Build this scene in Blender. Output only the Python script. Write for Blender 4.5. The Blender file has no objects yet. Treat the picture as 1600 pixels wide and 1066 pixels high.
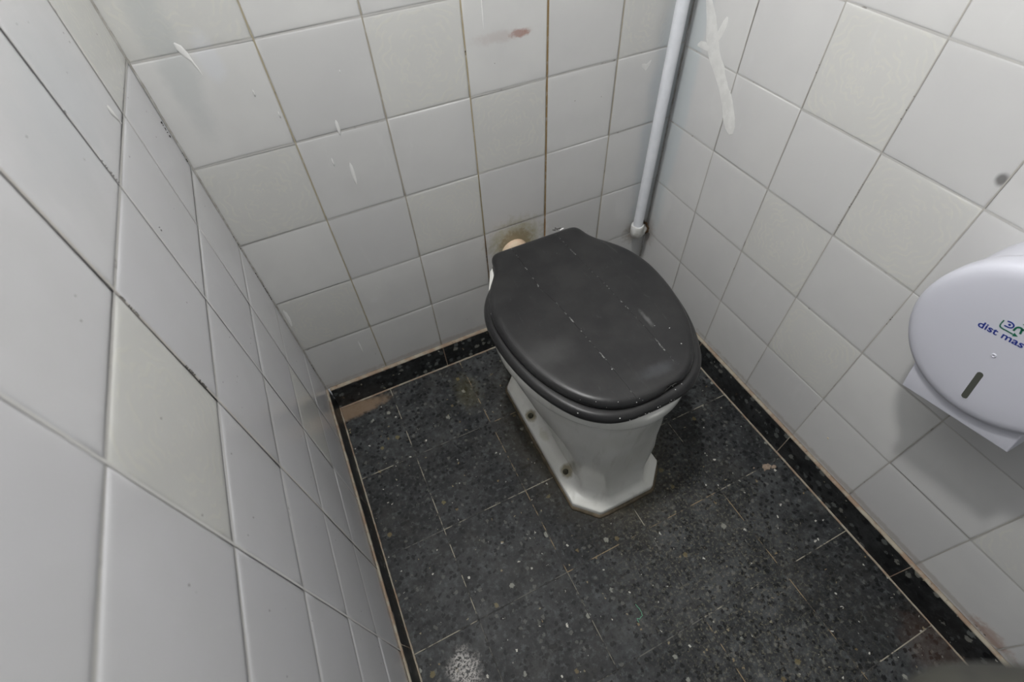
import bpy, bmesh, math, random
from mathutils import Vector, Matrix, noise as mnoise

# ------------------------------------------------------------------ camera, light, exposure
scene = bpy.context.scene
COL = scene.collection
W = 0.9387            # room width (m): left wall x=0, right wall x=W, back wall y=0, floor z=0
DEPTH = 1.42          # distance from the back wall to the entrance side
HT = 2.15             # height of the tiled cubicle walls

cam_d = bpy.data.cameras.new('camera')
cam = bpy.data.objects.new('camera', cam_d)
COL.objects.link(cam)
cam.location = (0.1663, -0.8446, 1.1119)
cam.rotation_euler = (0.676003, 0.039769, -0.445165)
cam_d.sensor_width = 36.0
cam_d.lens = 773.10 / 1600 * 36.0
cam_d.clip_start = 0.01
cam_d.dof.use_dof = True
cam_d.dof.focus_distance = 0.85
cam_d.dof.aperture_fstop = 5.6
scene.camera = cam

world = bpy.data.worlds.new('washroom_light')
scene.world = world
world.use_nodes = True
wbg = world.node_tree.nodes['Background']
wbg.inputs[0].default_value = (0.93, 0.97, 1.0, 1)
wbg.inputs[1].default_value = 0.24

ld = bpy.data.lights.new('ceiling_lamp_light', 'POINT')
ld.energy = 57.0
ld.shadow_soft_size = 0.05
ld.color = (1.0, 0.99, 0.975)
lamp = bpy.data.objects.new('ceiling_lamp_light', ld)
lamp.location = (0.20, -0.43, 1.95)
COL.objects.link(lamp)

scene.view_settings.view_transform = 'Standard'
scene.view_settings.look = 'None'
scene.view_settings.exposure = 0.0
scene.view_settings.gamma = 1.0
scene.view_settings.use_curve_mapping = False

R = random.Random(7)


def lin(r, g=None, b=None):
    if g is None:
        g = b = r
    f = lambda c: (c / 255.0 / 12.92) if c / 255.0 <= 0.04045 else ((c / 255.0 + 0.055) / 1.055) ** 2.4
    return (f(r), f(g), f(b), 1.0)


# ------------------------------------------------------------------ node helper
class NT:
    def __init__(self, name):
        self.m = bpy.data.materials.new(name)
        self.m.use_nodes = True
        self.t = self.m.node_tree
        self.t.nodes.clear()
        self.out = self.t.nodes.new('ShaderNodeOutputMaterial')
        self.b = self.t.nodes.new('ShaderNodeBsdfPrincipled')
        self.t.links.new(self.b.outputs[0], self.out.inputs[0])
        tc = self.t.nodes.new('ShaderNodeTexCoord')
        self.obj = tc.outputs['Object']
        self.uv = tc.outputs['UV']

    def put(self, sock, v):
        if hasattr(v, 'is_output'):
            self.t.links.new(v, sock)
        else:
            if hasattr(sock.default_value, '__len__') and not hasattr(v, '__len__'):
                v = (v, v, v, 1.0)[:len(sock.default_value)]
            elif hasattr(v, '__len__') and hasattr(sock.default_value, '__len__'):
                v = tuple(v)[:len(sock.default_value)]
            sock.default_value = v

    def math(self, op, a, b=0.0, c=0.0, clamp=False):
        n = self.t.nodes.new('ShaderNodeMath'); n.operation = op; n.use_clamp = clamp
        self.put(n.inputs[0], a); self.put(n.inputs[1], b)
        if len(n.inputs) > 2: self.put(n.inputs[2], c)
        return n.outputs[0]

    def vmath(self, op, a, b=(0, 0, 0)):
        n = self.t.nodes.new('ShaderNodeVectorMath'); n.operation = op
        self.put(n.inputs[0], a); self.put(n.inputs[1], b)
        return n.outputs['Value'] if op in ('LENGTH', 'DISTANCE', 'DOT_PRODUCT') else n.outputs[0]

    def noise(self, scale, detail=3, rough=0.55, vec=None, dist=0.0):
        n = self.t.nodes.new('ShaderNodeTexNoise')
        self.t.links.new(vec or self.obj, n.inputs['Vector'])
        n.inputs['Scale'].default_value = scale
        n.inputs['Detail'].default_value = detail
        n.inputs['Roughness'].default_value = rough
        n.inputs['Distortion'].default_value = dist
        return n.outputs['Fac']

    def noisec(self, scale, detail=2):
        n = self.t.nodes.new('ShaderNodeTexNoise')
        self.t.links.new(self.obj, n.inputs['Vector'])
        n.inputs['Scale'].default_value = scale
        n.inputs['Detail'].default_value = detail
        return n.outputs['Color']

    def voro(self, scale, vec=None, rnd=1.0, feature='F1'):
        n = self.t.nodes.new('ShaderNodeTexVoronoi')
        n.feature = feature
        self.t.links.new(vec or self.obj, n.inputs['Vector'])
        n.inputs['Scale'].default_value = scale
        n.inputs['Randomness'].default_value = rnd
        return n.outputs['Distance'], n.outputs['Color']

    def ss(self, v, lo, hi):          # smooth step from lo to hi
        n = self.t.nodes.new('ShaderNodeMapRange'); n.interpolation_type = 'SMOOTHSTEP'
        inv = lo > hi
        self.put(n.inputs['Value'], v)
        n.inputs['From Min'].default_value = min(lo, hi); n.inputs['From Max'].default_value = max(lo, hi)
        n.inputs['To Min'].default_value = 1.0 if inv else 0.0
        n.inputs['To Max'].default_value = 0.0 if inv else 1.0
        return n.outputs[0]

    def mix(self, f, a, b, mode='MIX'):
        n = self.t.nodes.new('ShaderNodeMix'); n.data_type = 'RGBA'; n.blend_type = mode
        self.put(n.inputs[0], f); self.put(n.inputs[6], a); self.put(n.inputs[7], b)
        return n.outputs[2]

    def ramp(self, v, stops, interp='LINEAR'):
        n = self.t.nodes.new('ShaderNodeValToRGB'); n.color_ramp.interpolation = interp
        e = n.color_ramp.elements
        while len(e) < len(stops): e.new(0.5)
        for i, (p, c) in enumerate(stops):
            e[i].position = p; e[i].color = c if hasattr(c, '__len__') else (c, c, c, 1)
        self.put(n.inputs[0], v)
        return n.outputs[0]

    def sep(self, v):
        n = self.t.nodes.new('ShaderNodeSeparateXYZ'); self.put(n.inputs[0], v)
        return n.outputs

    def attr(self, name, out='Color'):
        n = self.t.nodes.new('ShaderNodeAttribute'); n.attribute_name = name
        return n.outputs[out]

    def bump(self, h, strength=0.3, dist=0.001, normal=None):
        n = self.t.nodes.new('ShaderNodeBump')
        n.inputs['Strength'].default_value = strength
        n.inputs['Distance'].default_value = dist
        self.put(n.inputs['Height'], h)
        if normal: self.t.links.new(normal, n.inputs['Normal'])
        return n.outputs[0]

    def scale(self, vec, s):
        return self.vmath('MULTIPLY', vec, s)

    def done(self, color=None, rough=None, normal=None, **kw):
        if color is not None: self.put(self.b.inputs['Base Color'], color)
        if rough is not None: self.put(self.b.inputs['Roughness'], rough)
        if normal is not None: self.t.links.new(normal, self.b.inputs['Normal'])
        for k, v in kw.items(): self.put(self.b.inputs[k.replace('_', ' ')], v)
        return self.m


def simple(name, color, rough=0.4, nz=None, bump=0.0, **kw):
    n = NT(name)
    c = color
    if nz:
        c = n.mix(n.ss(n.noise(nz[0], 4), 0.35, 0.65), color, nz[1])
    nm = n.bump(n.noise(nz[0] * 3 if nz else 60, 3), bump, 0.001) if bump else None
    return n.done(c, rough, nm, **kw)


def blob(n, centre, radii, soft=0.25, nscale=60, namp=0.5):
    """mask (0..1) of a stain with a ragged edge, centred in object space"""
    d = n.vmath('LENGTH', n.vmath('DIVIDE', n.vmath('SUBTRACT', n.obj, centre), radii))
    d = n.math('ADD', d, n.math('MULTIPLY', n.math('SUBTRACT', n.noise(nscale, 4, 0.65), 0.5), namp * 2))
    return n.ss(d, 1.0 + soft, 1.0 - soft)


# ------------------------------------------------------------------ materials
def mat_tile(name, patterned=False, stains=None, cool=0):
    n = NT(name)
    rnd = n.attr('tile_rnd', 'Fac')
    cloud = n.noise(9, 3)
    base = n.mix(rnd, lin(197 - cool, 197 - cool, 196 + cool), lin(206 - cool, 206 - cool, 204 + cool))
    base = n.mix(n.math('MULTIPLY', n.ss(cloud, 0.35, 0.7), 0.35), base, lin(190, 190, 190))
    h = n.math('MULTIPLY', n.noise(7, 2), 1.0)
    if patterned:
        uv = n.vmath('SUBTRACT', n.uv, (0.5, 0.5, 0))
        warp = n.vmath('MULTIPLY', n.vmath('SUBTRACT', n.noisec(45, 2), (0.5, 0.5, 0.5)), (0.09, 0.09, 0.09))
        uv = n.vmath('ADD', uv, warp)
        s = n.sep(uv)
        r = n.vmath('LENGTH', n.vmath('MULTIPLY', uv, (1, 1, 0)))
        th = n.math('ARCTAN2', s[1], s[0])
        pet = n.math('MULTIPLY', n.math('COSINE', n.math('MULTIPLY', th, 12.0)), 0.018)
        rr = n.math('ADD', r, pet)
        rings = n.math('SINE', n.math('MULTIPLY', rr, 88.0))
        m = n.ss(rings, 0.1, 0.9)
        vd, vc = n.voro(70)
        leaf = n.ss(vd, 0.38, 0.2)
        corner = n.ss(r, 0.5, 0.56)
        m = n.math('MULTIPLY', n.math('MAXIMUM', m, n.math('MULTIPLY', leaf, 0.8)), n.ss(n.noise(40, 3), 0.42, 0.6))
        base = n.mix(0.5, base, lin(198 - cool, 198 - cool, 193 + 2 * cool))
        base = n.mix(n.math('MULTIPLY', m, 0.40), base, lin(209 - cool, 208 - cool, 198 + 2 * cool))
        h = n.math('ADD', h, n.math('MULTIPLY', m, 0.12))
    # faint smears of old paint and grime
    sv = n.scale(n.obj, (1, 1, 0.3))
    smear = n.math('MULTIPLY', n.ss(n.noise(28, 4, 0.65, sv), 0.6, 0.78), 0.25)
    base = n.mix(smear, base, lin(214, 214, 214))
    sp_d, sp_c = n.voro(48)
    spk = n.math('MULTIPLY', n.ss(sp_d, 0.06, 0.035), n.math('GREATER_THAN', n.sep(sp_c)[0], 0.93))
    base = n.mix(n.math('MULTIPLY', spk, 0.8), base, lin(95, 88, 80))
    rough = n.math('ADD', 0.17, n.math('MULTIPLY', cloud, 0.08))
    for (c, rad, col, amt, nsc, namp, soft) in (stains or []):
        mk = n.math('MULTIPLY', blob(n, c, rad, soft, nsc, namp), amt)
        base = n.mix(mk, base, col)
    nm = n.bump(h, 0.12, 0.004)
    return n.done(base, rough, nm)


BACK_STAINS = [
    ((0.569, 0, 0.783), (0.017, 1, 0.006), lin(152, 104, 88), 0.8, 90, 0.9, 0.4),
    ((0.535, 0, 0.784), (0.045, 1, 0.008), lin(176, 164, 160), 0.4, 70, 1.0, 0.6),
    ((0.545, 0, 0.345), (0.062, 1, 0.05), lin(150, 145, 112), 0.65, 70, 0.8, 0.5),
    ((0.545, 0, 0.335), (0.040, 1, 0.035), lin(128, 112, 78), 0.6, 120, 0.9, 0.3),
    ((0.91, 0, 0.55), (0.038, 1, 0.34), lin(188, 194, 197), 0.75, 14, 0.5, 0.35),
    ((0.85, 0, 0.335), (0.025, 1, 0.05), lin(214, 214, 212), 0.4, 30, 0.6, 0.4),
    ((0.90, 0, 0.235), (0.03, 1, 0.03), lin(120, 100, 78), 0.55, 70, 0.9, 0.6),
    ((0.34, 0, 0.085), (0.34, 1, 0.007), lin(120, 92, 70), 0.22, 60, 1.2, 0.5),
    ((0.05, 0, 0.86), (0.02, 1, 0.10), lin(176, 180, 180), 0.5, 18, 0.8, 0.5),
    ((0.094, 0, 0.84), (0.014, 1, 0.03), lin(206, 208, 212), 0.6, 30, 0.6, 0.4),
    ((0.19, 0, 0.31), (0.008, 1, 0.008), lin(210, 210, 210), 0.5, 60, 0.6, 0.4),
]
RIGHT_STAINS = [
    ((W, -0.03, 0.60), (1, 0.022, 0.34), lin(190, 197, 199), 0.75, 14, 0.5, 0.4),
    ((W, -0.012, 0.225), (1, 0.02, 0.035), lin(140, 122, 104), 0.4, 60, 0.9, 0.6),
    ((W, -0.05, 0.34), (1, 0.02, 0.05), lin(212, 212, 210), 0.4, 30, 0.6, 0.4),
    ((W, -0.611, 0.732), (1, 0.0065, 0.008), lin(70, 68, 66), 0.75, 60, 0.3, 0.5),
    ((W, -0.9, 0.085), (1, 0.6, 0.006), lin(122, 100, 84), 0.3, 50, 1.2, 0.5),
    ((W, -1.06, 0.09), (1, 0.03, 0.015), lin(150, 108, 84), 0.5, 80, 1.0, 0.5),
]
LEFT_STAINS = [
    ((0, -0.5, 0.085), (1, 0.8, 0.009), lin(150, 132, 116), 0.5, 50, 1.2, 0.5),
    ((0, -0.32, 0.93), (1, 0.1, 0.05), lin(186, 190, 194), 0.4, 20, 0.8, 0.5),
]
M_tile = {}
for key, st in (('back', BACK_STAINS), ('right', RIGHT_STAINS), ('left', LEFT_STAINS), ('front', None)):
    M_tile[key] = (mat_tile('glazed_tile_' + key, False, st, 2 if key == 'left' else 0), mat_tile('patterned_tile_' + key, True, st))


def mat_grout():
    n = NT('tile_grout')
    c = n.attr('grout_col')
    f = n.math('MULTIPLY', n.ss(n.noise(70, 4, 0.6), 0.50, 0.68), 0.4)
    c = n.mix(f, c, lin(186, 184, 178))
    g = n.math('MULTIPLY', n.ss(n.noise(38, 3, 0.6), 0.62, 0.72), 0.55)
    c = n.mix(g, c, lin(84, 76, 66))
    return n.done(c, 0.85, n.bump(n.noise(220, 3), 0.5, 0.0006))
M_grout = mat_grout()


def terrazzo(name, dark=1.0, chipscale=1.0, rough=0.42, dirt=True):
    n = NT(name)
    rnd = n.attr('tile_rnd', 'Fac')
    warp = n.vmath('ADD', n.obj, n.vmath('MULTIPLY', n.vmath('SUBTRACT', n.noisec(90, 2), (0.5, 0.5, 0.5)), (0.008, 0.008, 0.008)))
    warp = n.vmath('ADD', warp, n.vmath('MULTIPLY', n.vmath('SUBTRACT', n.noisec(260, 3), (0.5, 0.5, 0.5)), (0.0075, 0.0075, 0.0075)))
    b = n.mix(n.ss(n.noise(16, 5, 0.62), 0.36, 0.66), lin(42 * dark, 44 * dark, 45 * dark), lin(72 * dark, 74 * dark, 75 * dark))
    b = n.mix(n.math('MULTIPLY', rnd, 0.65), b, lin(24 * dark, 25 * dark, 26 * dark))
    mot = n.noise(75, 6, 0.72)
    b = n.mix(n.math('MULTIPLY', n.ss(mot, 0.5, 0.66), 0.5), b, lin(88 * dark, 91 * dark, 93 * dark))
    b = n.mix(n.math('MULTIPLY', n.ss(mot, 0.48, 0.36), 0.6), b, lin(26 * dark, 27 * dark, 29 * dark))
    # dark aggregate
    d0, c0 = n.voro(105 * chipscale, warp)
    m0 = n.math('MULTIPLY', n.ss(d0, 0.50, 0.38), n.math('GREATER_THAN', n.sep(c0)[1], 0.6))
    b = n.mix(n.math('MULTIPLY', m0, 0.9), b, lin(16, 17, 19))
    # grey aggregate
    d1, c1 = n.voro(85 * chipscale, n.vmath('ADD', warp, (3.1, 1.7, 0.4)))
    m1 = n.math('MULTIPLY', n.ss(d1, 0.36, 0.28), n.math('GREATER_THAN', n.sep(c1)[0], 0.66 if dirt else 0.5))
    b = n.mix(n.math('MULTIPLY', m1, 0.35 if dirt else 0.8), b, n.ramp(n.sep(c1)[2], [(0, lin(70, 74, 74)), (0.6, lin(98, 102, 100)), (1, lin(126, 126, 118))]))
    # bright small chips
    d2, c2 = n.voro(120, n.vmath('ADD', warp, (7.3, 4.1, 2.2)))
    lim = n.math('MULTIPLY', n.sep(c2)[1], 0.30)
    m2 = n.math('MULTIPLY', n.ss(n.math('SUBTRACT', d2, lim), 0.06, 0.0), n.math('GREATER_THAN', n.sep(c2)[0], 0.90 if dirt else 0.88))
    b = n.mix(n.math('MULTIPLY', m2, 0.95), b, n.ramp(n.sep(c2)[2], [(0, lin(120, 104, 76)), (0.3, lin(140, 136, 116)), (0.6, lin(165, 165, 158)), (1, lin(196, 194, 184))]))
    d3, c3 = n.voro(45 * chipscale, n.vmath('ADD', warp, (1.3, 9.1, 5.2)))
    m3 = n.math('MULTIPLY', n.ss(d3, 0.26, 0.20), n.math('GREATER_THAN', n.sep(c3)[0], 0.91 if dirt else 0.8))
    b = n.mix(n.math('MULTIPLY', m3, 0.8), b, n.ramp(n.sep(c3)[2], [(0, lin(112, 104, 72)), (0.35, lin(104, 84, 60)), (0.7, lin(130, 134, 128)), (1, lin(150, 150, 140))]))
    if dirt:
        # dusty wear: lighter towards the right half and around the pan foot
        dust = n.math('MULTIPLY', n.ss(n.noise(11, 5, 0.7), 0.46, 0.74), 0.28)
        b = n.mix(dust, b, lin(80, 79, 75))
        halo = blob(n, (0.54, -0.34, 0), (0.165, 0.27, 1), 0.35, 22, 0.35)
        b = n.mix(n.math('MULTIPLY', halo, 0.45), b, lin(70, 65, 52))
        halo2 = blob(n, (0.54, -0.35, 0), (0.125, 0.222, 1), 0.12, 60, 0.18)
        b = n.mix(n.math('MULTIPLY', halo2, 0.5), b, lin(104, 97, 80))
        grit = blob(n, (0.62, -0.78, 0), (0.17, 0.34, 1), 0.6, 14, 0.5)
        gv = n.ss(n.noise(160, 3, 0.7), 0.5, 0.68)
        b = n.mix(n.math('MULTIPLY', n.math('MULTIPLY', grit, gv), 0.5), b, lin(126, 122, 104))
        w1 = n.math('MULTIPLY', blob(n, (0.088, -0.70, 0), (0.026, 0.034, 1), 0.5, 60, 1.0), n.ss(n.noise(190, 4, 0.75), 0.42, 0.56))
        b = n.mix(n.math('MULTIPLY', w1, 0.75), b, lin(196, 192, 188))
        e1 = blob(n, (0.03, -0.04, 0), (0.10, 0.022, 1), 0.3, 50, 0.5)
        b = n.mix(n.math('MULTIPLY', e1, 0.75), b, lin(132, 112, 92))
        e2 = blob(n, (0.90, -1.05, 0), (0.05, 0.06, 1), 0.5, 50, 0.6)
        b = n.mix(n.math('MULTIPLY', e2, 0.15), b, lin(118, 90, 72))
        y1 = blob(n, (0.33, -0.12, 0), (0.03, 0.05, 1), 0.6, 60, 0.9)
        b = n.mix(n.math('MULTIPLY', y1, 0.22), b, lin(100, 94, 56))
    h = n.math('ADD', n.noise(60, 4), n.math('MULTIPLY', m0, -0.5))
    return n.done(b, n.math('ADD', rough, n.math('MULTIPLY', n.noise(25, 3), 0.15)), n.bump(h, 0.25, 0.0008), Specular_IOR_Level=0.2 if dirt else 0.4)


M_floor = terrazzo('floor_terrazzo')
M_skirt = terrazzo('skirting_terrazzo', 0.75, 0.6, 0.3, False)


def mat_floor_joint():
    n = NT('floor_joint')
    c = n.attr('grout_col')
    c = n.mix(n.ss(n.noise(26, 5, 0.65), 0.44, 0.54), c, lin(50, 50, 49))
    c = n.mix(n.math('MULTIPLY', n.ss(n.noise(140, 3, 0.6), 0.60, 0.70), 0.4), c, lin(140, 134, 118))
    return n.done(c, 0.8)
M_joint = mat_floor_joint()


def mat_mortar():
    n = NT('mortar')
    c = n.mix(n.ss(n.noise(26, 4, 0.6), 0.4, 0.62), lin(158, 151, 136), lin(142, 122, 104))
    c = n.mix(n.math('MULTIPLY', n.ss(n.noise(90, 4, 0.7), 0.58, 0.7), 0.6), c, lin(90, 76, 62))
    return n.done(c, 0.9, n.bump(n.noise(300, 4), 0.6, 0.001))
M_mortar = mat_mortar()


def mat_ceramic():
    n = NT('glazed_ceramic')
    c = n.mix(n.ss(n.noise(9, 3), 0.35, 0.7), lin(226, 226, 221), lin(218, 218, 211))
    for bx, by in ((0.441, -0.278), (0.448, -0.447)):
        rg = blob(n, (bx, by, 0.03), (0.0125, 0.0165, 0.03), 0.3, 120, 0.3)
        c = n.mix(n.math('MULTIPLY', rg, 0.8), c, lin(140, 130, 98))
    gr = n.math('MULTIPLY', n.ss(n.sep(n.obj)[2], 0.012, 0.004), 0.6)
    gr = n.math('MULTIPLY', gr, n.ss(n.noise(40, 3), 0.3, 0.6))
    c = n.mix(gr, c, lin(120, 104, 82))
    st = blob(n, (0.445, -0.34, 0.03), (0.008, 0.02, 0.05), 0.5, 90, 0.8)
    c = n.mix(n.math('MULTIPLY', st, 0.35), c, lin(160, 156, 120))
    sv = n.scale(n.obj, (1, 1, 0.15))
    run = n.math('MULTIPLY', n.ss(n.noise(40, 3, 0.6, sv), 0.56, 0.72), 0.22)
    c = n.mix(run, c, lin(160, 158, 146))
    return n.done(c, 0.16, n.bump(n.noise(14, 2), 0.08, 0.003))
M_ceramic = mat_ceramic()


def mat_seat(lid):
    n = NT('dark_lacquered_wood_lid' if lid else 'dark_lacquered_wood_seat')
    c = n.mix(n.ss(n.noise(9, 5, 0.65), 0.35, 0.68), lin(33, 33, 34), lin(45, 45, 45))
    sv = n.scale(n.obj, (1.0, 0.25, 1.0))
    c = n.mix(n.math('MULTIPLY', n.ss(n.noise(60, 5, 0.75, sv, 0.6), 0.6, 0.8), 0.35), c, lin(92, 93, 92))
    h = n.noise(30, 4)
    if lid:
        s = n.sep(n.obj)
        top = n.ss(s[2], 0.432, 0.436)
        def crease(pts, amt, lo, hi):
            # pts: piecewise x(y); build by a chain of map ranges
            nonlocal c, h
            x = None
            for i in range(len(pts) - 1):
                (x0, y0), (x1, y1) = pts[i], pts[i + 1]
                mr = n.t.nodes.new('ShaderNodeMapRange'); mr.clamp = True
                n.put(mr.inputs['Value'], s[1])
                mr.inputs['From Min'].default_value = y1; mr.inputs['From Max'].default_value = y0
                mr.inputs['To Min'].default_value = x1 - x0; mr.inputs['To Max'].default_value = 0.0
                x = mr.outputs[0] if x is None else n.math('ADD', x, mr.outputs[0])
            x = n.math('ADD', x, pts[0][0])
            d = n.math('ABSOLUTE', n.math('SUBTRACT', s[0], n.math('ADD', x, n.math('MULTIPLY', n.math('SUBTRACT', n.noise(50, 2), 0.5), 0.003))))
            line = n.math('MULTIPLY', n.ss(d, 0.0012, 0.0003), top)
            line = n.math('MULTIPLY', line, n.math('MULTIPLY', n.ss(s[1], lo - 0.02, lo), n.ss(s[1], hi, hi - 0.02)))
            c = n.mix(n.math('MULTIPLY', line, amt), c, lin(22, 22, 22))
            pale = n.math('MULTIPLY', n.ss(d, 0.0018, 0.0005), n.ss(n.noise(75, 4, 0.7), 0.52, 0.64))
            pale = n.math('MULTIPLY', pale, n.math('MULTIPLY', n.ss(s[1], lo - 0.02, lo), top))
            c = n.mix(n.math('MULTIPLY', pale, 0.6), c, lin(150, 150, 148))
            h = n.math('SUBTRACT', h, n.math('MULTIPLY', line, 1.5))
        crease([(0.479, -0.118), (0.477, -0.254), (0.487, -0.309), (0.492, -0.378), (0.498, -0.477), (0.501, -0.55)], 0.9, -0.53, -0.11)
        crease([(0.580, -0.118), (0.586, -0.240), (0.591, -0.300), (0.596, -0.423), (0.596, -0.55)], 0.7, -0.50, -0.11)
        glint = blob(n, (0.562, -0.510, 0.437), (0.030, 0.010, 0.05), 0.7, 70, 0.7)  # reflected highlight near the front edge, painted into the lid colour
        c = n.mix(n.math('MULTIPLY', glint, 0.2), c, lin(100, 102, 108))
        sc2 = blob(n, (0.42, -0.40, 0.437), (0.035, 0.02, 0.05), 0.9, 40, 0.7)
        c = n.mix(n.math('MULTIPLY', sc2, 0.15), c, lin(100, 100, 100))
        sc3 = blob(n, (0.610, -0.41, 0.437), (0.004, 0.016, 0.05), 0.7, 90, 0.9)
        c = n.mix(n.math('MULTIPLY', sc3, 0.45), c, lin(112, 112, 112))
    # flecks of white paint, dense on the front edge
    vd, vc = n.voro(170)
    y = n.sep(n.obj)[1]
    dens = n.math('SUBTRACT', 0.9985, n.math('MULTIPLY', n.ss(y, -0.44, -0.56), 0.0))
    fl = n.math('MULTIPLY', n.ss(vd, 0.24, 0.15), n.math('GREATER_THAN', n.sep(vc)[0], dens))
    c = n.mix(fl, c, lin(190, 190, 186))
    rough = n.math('ADD', 0.26, n.math('MULTIPLY', n.noise(12, 4, 0.6), 0.22))
    return n.done(c, rough, n.bump(h, 0.16, 0.0015), Specular_IOR_Level=0.3)


M_lid = mat_seat(True)
M_seat = mat_seat(False)
M_pvc = simple('white_pvc', lin(222, 224, 229), 0.28, (30, lin(214, 217, 222)), 0.05)
M_pvc_fit = simple('white_pvc_fitting', lin(218, 218, 216), 0.3, (40, lin(184, 184, 178)), 0.1)
M_disp = simple('dispenser_plastic', lin(196, 197, 206), 0.3, (4, lin(192, 193, 202)), 0.0)
M_disp_pale = simple('housing_plastic', lin(200, 201, 210), 0.4)  # slightly paler, rougher plastic for the outlet housing and window rim
M_slot = simple('slot_shade_inlay', lin(78, 80, 74), 0.35)  # dark colour stands in for the shade inside the recessed slot
M_metal = simple('lock_metal', lin(170, 170, 172), 0.3, Metallic=0.6)
M_blue = simple('blue_print', lin(20, 44, 128), 0.45)
M_green = simple('green_print', lin(12, 96, 72), 0.45)
M_bolt = simple('corroded_bolt', lin(92, 92, 76), 0.55, (200, lin(60, 56, 40)), 0.4)
M_seal = simple('old_sealant', lin(106, 94, 76), 0.7, (60, lin(84, 76, 60)), 0.4)
M_paint = simple('dried_white_paint', lin(222, 222, 220), 0.35)
M_paint_thin = simple('thin_white_paint', lin(222, 222, 219), 0.4, (60, lin(212, 212, 209)))
M_crumb = simple('dark_grout_crumb', lin(52, 48, 44), 0.9)
M_cream = simple('cream_pipe', lin(206, 190, 166), 0.5, (30, lin(196, 164, 138)), 0.2)
M_rust = simple('dark_rust', lin(52, 40, 26), 0.9, (90, lin(84, 60, 34)), 0.6)
M_thread = simple('green_thread', lin(96, 150, 122), 0.8)
M_strap = simple('dark_fabric', lin(38, 38, 32), 0.9, (120, lin(28, 28, 24)), 0.5)


# ------------------------------------------------------------------ object helpers
def link(name, me, mats, parent=None, smooth=True, loc=None):
    o = bpy.data.objects.new(name, me)
    for m in (mats if isinstance(mats, (list, tuple)) else [mats]):
        me.materials.append(m)
    COL.objects.link(o)
    if parent: o.parent = parent
    if loc: o.location = loc
    if smooth:
        for p in me.polygons: p.use_smooth = True
    return o


def from_bm(name, bm, mats, parent=None, smooth=True, fix=True, sharp=None):
    if fix: bmesh.ops.recalc_face_normals(bm, faces=bm.faces)
    if sharp is not None:
        for e in bm.edges:
            if len(e.link_faces) == 2 and e.calc_face_angle(0) > sharp: e.smooth = False
    me = bpy.data.meshes.new(name)
    bm.to_mesh(me); bm.free()
    return link(name, me, mats, parent, smooth)


def empty(name, loc=(0, 0, 0)):
    o = bpy.data.objects.new(name, None)
    o.empty_display_size = 0.1
    o.location = loc
    COL.objects.link(o)
    return o


def tag(o, label, cat, group=None):
    o['label'] = label; o['category'] = cat
    if group: o['group'] = group
    return o


def structure(o, label=None):
    o['kind'] = 'structure'
    if label: o['label'] = label
    return o


def loft(bm, rings, cap0=True, cap1=True, closed=True):
    vs = [[bm.verts.new(p) for p in r] for r in rings]
    k = len(rings[0])
    for a, b in zip(vs, vs[1:]):
        for i in range(k if closed else k - 1):
            j = (i + 1) % k
            bm.faces.new((a[i], a[j], b[j], b[i]))
    if cap0: bm.faces.new(vs[0][::-1])
    if cap1: bm.faces.new(vs[-1])
    return vs


def tube_rings(path, radii, seg=24):
    rings = []
    up = Vector((0.31, 0.22, 0.93)).normalized()
    n = len(path)
    path = [Vector(p) for p in path]
    prev = None
    for i, p in enumerate(path):
        t = (path[min(i + 1, n - 1)] - path[max(i - 1, 0)]).normalized()
        if prev is None:
            a = t.cross(up)
            if a.length < 0.1: a = t.cross(Vector((1, 0, 0)))
            a.normalize()
        else:
            a = (prev - t * prev.dot(t)).normalized()
        prev = a
        b = t.cross(a)
        r = radii[i] if hasattr(radii, '__len__') else radii
        rings.append([p + (a * math.cos(2 * math.pi * k / seg) + b * math.sin(2 * math.pi * k / seg)) * r for k in range(seg)])
    return rings


def tube(name, path, radii, mat, parent=None, seg=24, sharp=0.7):
    bm = bmesh.new()
    loft(bm, tube_rings(path, radii, seg))
    return from_bm(name, bm, mat, parent, sharp=sharp)


# ------------------------------------------------------------------ tiled walls
T = 0.155


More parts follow.
